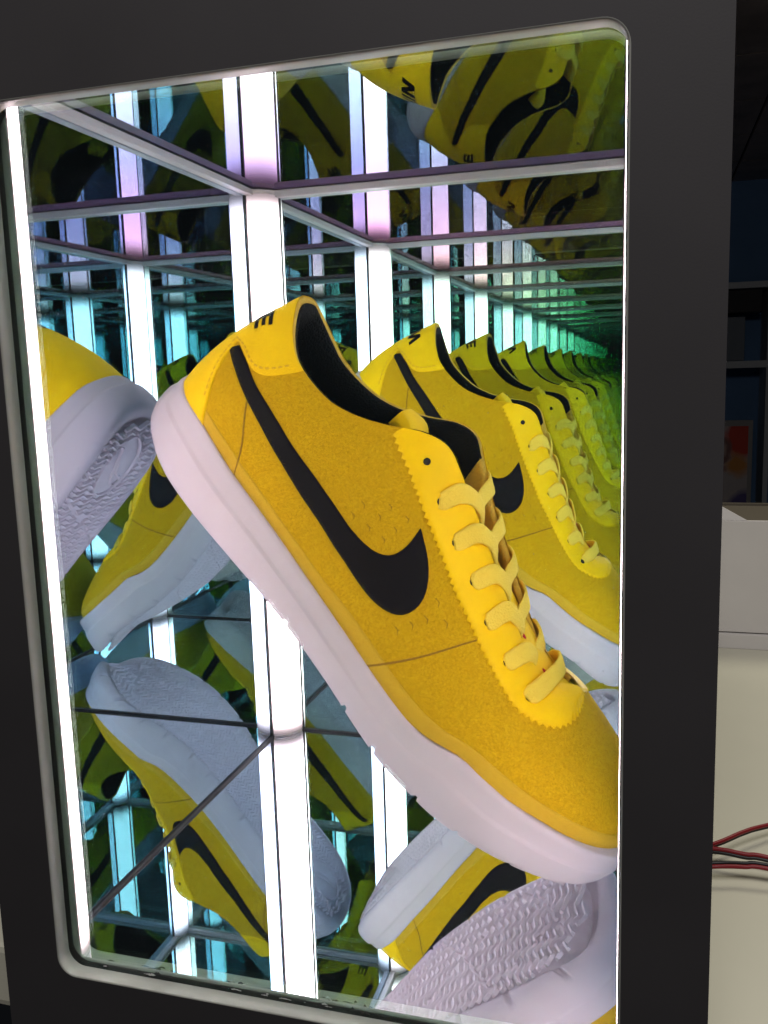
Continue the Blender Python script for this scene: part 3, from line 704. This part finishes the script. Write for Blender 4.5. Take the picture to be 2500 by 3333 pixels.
for k, (t, u) in enumerate(EYEL[1:]):
    e = surf(t, u); ne = nrm(t, u)
    for side in (1, -1):
        lift = .18 if side == 1 else 0.05
        if k == 5:
            if side == -1: continue
            sx = e[0]
            P = [e + ne * .03 + [0, .13, -.02], e + ne * .15 + [0, -.10, .02], on(t + .05, .86, .25), (sx + .15, wT(sx) , hT(sx) + .42), (sx + .2, 0, hT(sx) + .62), (sx + .15, -wT(sx), hT(sx) + .42), on(t + .05, .86, .25) * MIRW, e * MIRW - ne * MIRW * .1]
            Nn = [ne, ne, ne * .7 + upn * .5, upn + [0, .35, 0], upn, upn - [0, .35, 0], ne * MIRW, ne * MIRW]
            ribbon(P, Nn, [.45, .78, .8, .8, .8, .8, .45]); continue
        adv = 1.75 if k < 4 else 1.25
        s0, s1, s2, s3 = (e[0] + adv * .38, e[0] + adv * .45, e[0] + adv * .72, e[0] + adv * 1.05) if side == 1 else (e[0] + .62, e[0] + .62, e[0] + .82, e[0] + 1.05)
        P = [e + ne * .03 + [0, .13, -.02], e + ne * .15 + [.03, -.10, .02], on(t + (.16 if side == 1 else .12), .93, .19 + lift * .3), (s0, wT(s1) * .97, hT(s1) + (.20 if side == 1 else .16)), (s2, *((.78, hT(s2) + .06) if side == 1 else (.2, hT(s2) + .02))), (s3, *((.05, hT(s3) - .42) if side == 1 else (-.75, hT(s3) - .10))), (s3 + .25, *((-.7, hT(s3) - .85) if side == 1 else (-1.6, hT(s3) - .65)))]
        Nn = [ne, ne, ne * .8 + upn * .4, *([upn * .9 + np.array([.05, .25, 0]), upn + [.35, .05, 0], upn * .8 + [.7, -.2, 0], upn * .6 + [.8, -.5, 0]] if side == 1 else [upn * .9 + np.array([0, .2, 0]), upn + [0, -.12, 0], upn + [.05, -.25, 0], upn + [.2, -.5, 0]])]
        ribbon(P, Nn, [.40, .74, .82, .80, .72, .66, .6], side=side, th=.075)

# ------------------------------------------------------------------ what stands behind and beside the case
def structure(o): o['kind'] = 'structure'; return o
M['table'] = pbr('white_table_laminate', (.56, .55, .44), .45, noise=(9, .03), bump=(500, .04, .0004))
M['whitebox'] = pbr('white_plastic', (.52, .50, .49), .5)
ZTAB = -.1 * D - .001
structure(box('table_top', (-1.2, .03, ZTAB - .03), (1.6, 1.05, ZTAB), M['table'], None, .003))
# white cardboard tray box behind the case
M['card'] = pbr('white_card', (.60, .58, .55), .6, noise=(14, .04))
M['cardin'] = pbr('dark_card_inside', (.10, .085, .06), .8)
bx = empty('cardboard_box', (.56, 2.32 * D, ZTAB)); tag(bx, 'open white cardboard box on the table behind the case', 'box')
box('base_lip', (-.32, -.003, 0), (.5, .30, .0135), M['card'], bx, .001)
box('front_wall', (-.318, 0, .0145), (.498, .004, .115), M['card'], bx, .0008)
box('side_wall', (-.318, .0045, .0145), (-.314, .297, .115), M['card'], bx, .0008)
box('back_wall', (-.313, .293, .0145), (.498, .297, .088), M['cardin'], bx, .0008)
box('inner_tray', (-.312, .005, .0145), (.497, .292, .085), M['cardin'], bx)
mesh('corner_flap', [(-.319, .001, .1152), (-.250, .001, .1152), (-.316, .012, .152), (-.319, .003, .1152), (-.250, .003, .1152), (-.316, .014, .152)], [(0, 1, 2), (5, 4, 3), (0, 3, 4, 1), (1, 4, 5, 2), (2, 5, 3, 0)], M['card'], bx, smooth=False)
# twin-core power cables coming out from behind the case
M['redcore'] = pbr('red_insulation', (.20, .004, .010), .45, spec=.4)
M['blackcore'] = pbr('black_insulation', (.006, .005, .005), .45, spec=.4)
def sweep(name, P, r, mat, parent):
    P = crv(P, 40); t_ = np.gradient(P, axis=0); t_ /= np.linalg.norm(t_, axis=1, keepdims=True)
    N = 10; v = []
    for p, t in zip(P, t_):
        a = np.cross(t, (0, 0, 1.)); a /= np.linalg.norm(a); b = np.cross(a, t)
        v += [p + r * (a * math.cos(2 * math.pi * i / N) + b * math.sin(2 * math.pi * i / N)) for i in range(N)]
    f = [(i * N + j, i * N + (j + 1) % N, (i + 1) * N + (j + 1) % N, (i + 1) * N + j) for i in range(len(P) - 1) for j in range(N)]
    f += [tuple(range(N)), tuple(range((len(P) - 1) * N + N - 1, (len(P) - 1) * N - 1, -1))]
    return mesh(name, v, f, mat, parent)
zc = ZTAB + .009
CB = [('topmost red and black twin cable behind the case, slanting upwards', [(.235, .165, zc - .004), (.262, .1795, zc), (.277, .1934, zc + .001), (.2903, .2059, zc), (.34, .25, zc - .006)], (0, .0009, -.0017)),
      ('middle red cable behind the case, its black core hidden below', [(.235, .178, zc - .004), (.262, .1745, zc), (.276, .1725, zc), (.288, .1716, zc), (.34, .165, zc - .006)], (0, -.0004, -.0018)),
      ('lowest twin cable behind the case with black core above red', [(.235, .155, zc - .004), (.2611, .1572, zc), (.2743, .1600, zc), (.2863, .1608, zc), (.34, .160, zc - .006)], (0, .0016, .0012))]
for lab, P, off in CB:
    c_e = empty('power_cable', (.262, .17, ZTAB)); tag(c_e, lab, 'cable', 'twin power cables behind the case')
    P0 = np.array(P) - np.array([.262, .17, ZTAB])
    sweep('red_core', P0, .00105, M['redcore'], c_e); sweep('black_core', P0 + np.array(off) * .9, .001, M['blackcore'], c_e)

# far side of the room
M['wall'] = pbr('dark_blue_wall', (.13, .25, .45), .8, noise=(2, .15))
M['shelf'] = pbr('grey_shelf_board', (.62, .65, .65), .6)
M['tile'] = pbr('dim_ceiling_tile', (.62, .50, .46), .85, noise=(2.5, .3))
M['darkobj'] = pbr('black_case', (.008, .007, .007), .6)
M['greyobj'] = pbr('grey_card', (.22, .25, .28), .7)
YW = 5.9
structure(box('wall', (-4.5, YW, -1.6), (4.5, YW + .05, 1.34), M['wall']))
cl = empty('ceiling'); structure(cl)
for ix in range(5):
    for iy in range(9):
        x0 = -.55 + ix * .62; y0 = .35 + iy * .62
        box('ceiling_tile', (x0 + .006, y0 + .006, 1.34), (x0 + .614, y0 + .614, 1.36), M['tile'], cl, .003)
structure(box('ceiling_slab', (-4.5, -3, 1.3605), (4.5, YW + .05, 1.40), M['gasket']))
def FX(x): return .227 + (x - .227) * 4.54
def FZ(z): return .2258 + (z - .2258) * 4.54
YS = 5.5
sh = empty('wall_shelf', (.8, YS, -1.0)); tag(sh, 'grey open shelving against the blue wall beyond the table', 'shelf')
def part(name, x0, x1, z0, z1, mat, y0=0, y1=.36): return box(name, (x0 - .8, y0, z0 + 1.0), (x1 - .8, y1, z1 + 1.0), mat, sh)
part('board', .2, 2.0, FZ(.322), FZ(.330), M['shelf']); part('board', .2, 2.0, FZ(.220), FZ(.229), M['shelf']); part('board', .2, 2.0, FZ(.014), FZ(.021), M['shelf'])
part('upright', .2, .225, -1.0, FZ(.322), M['shelf'], .002, .358); part('upright', FX(.372), FX(.378), -1.0, FZ(.322), M['shelf'], .002, .358)
part('back_panel', .2, 2.0, -1.0, FZ(.322), M['wall'], .361, .37)
M['card2'] = M['greyobj']
o = box('black_box', (FX(.30), YS + .06, FZ(.2915) ), (FX(.366), YS + .30, FZ(.3215)), M['darkobj'], None, .006); tag(o, 'black box just under the top board of the shelving', 'box')
o = box('grey_panel', (FX(.29), YS + .02, FZ(.2295)), (FX(.345), YS + .28, FZ(.286)), M['greyobj'], None, .006); tag(o, 'flat grey panel standing on the middle board of the shelving', 'panel')
# poster leaning on the lower board
M['mount'] = pbr('poster_border', (.40, .38, .36), .7)
def poster_mat():
    m, nt, out = newmat('abstract_print'); b = nt.nodes.new('ShaderNodeBsdfPrincipled'); b.inputs['Roughness'].default_value = .6
    tc = nt.nodes.new('ShaderNodeTexCoord'); n = nt.nodes.new('ShaderNodeTexNoise'); n.inputs['Scale'].default_value = 7; n.inputs['Distortion'].default_value = 1.5
    nt.links.new(tc.outputs['Object'], n.inputs['Vector'])
    def blob(loc, rad, soft):
        mp = nt.nodes.new('ShaderNodeVectorMath'); mp.operation = 'DISTANCE'; mp.inputs[1].default_value = loc
        ad = nt.nodes.new('ShaderNodeVectorMath'); ad.operation = 'MULTIPLY_ADD'; ad.inputs[1].default_value = (.08, .08, .08)
        nt.links.new(n.outputs['Color'], ad.inputs[0]); nt.links.new(tc.outputs['Object'], ad.inputs[2]); nt.links.new(ad.outputs[0], mp.inputs[0])
        r = nt.nodes.new('ShaderNodeMapRange'); r.inputs['From Min'].default_value = rad; r.inputs['From Max'].default_value = rad + soft; r.inputs['To Min'].default_value = 1; r.inputs['To Max'].default_value = 0
        nt.links.new(mp.outputs['Value'], r.inputs['Value']); return r.outputs[0]
    col = None
    for loc, rad, soft, c in (((0, 0, .3), 2, .1, (.62, .55, .52)), ((.2, 0, .52), .10, .04, (.70, .06, .03)), ((.16, 0, .36), .05, .05, (.72, .30, .06)), ((.03, 0, .45), .09, .02, (.30, .14, .12)), ((.03, 0, .45), .065, .02, (.62, .45, .38)), ((.06, 0, .33), .035, .02, (.35, .12, .10)), ((.2, 0, .10), .09, .03, (.13, .10, .30)), ((0, 0, -.06), .16, .03, (.25, .10, .32))):
        f = blob(loc, rad, soft); mx = nt.nodes.new('ShaderNodeMix'); mx.data_type = 'RGBA'
        nt.links.new(f, mx.inputs[0]); mx.inputs[6].default_value = (.6, .55, .5, 1); mx.inputs[7].default_value = (*c, 1)
        if col is not None: nt.links.new(col, mx.inputs[6])
        col = mx.outputs[2]
    nt.links.new(col, b.inputs['Base Color']); nt.links.new(b.outputs[0], out.inputs[0]); return m
po = empty('poster', (.62, YS - .02, FZ(.0225))); tag(po, 'red and purple abstract poster with pale border leaning on the shelving', 'poster')
box('border', (-.2, 0, 0), (.2, .02, FZ(.152) - FZ(.0225)), M['mount'], po, .002)
box('print', (-.175, -.003, .035), (.175, -.0005, FZ(.152) - FZ(.0225) - .035), poster_mat(), po)
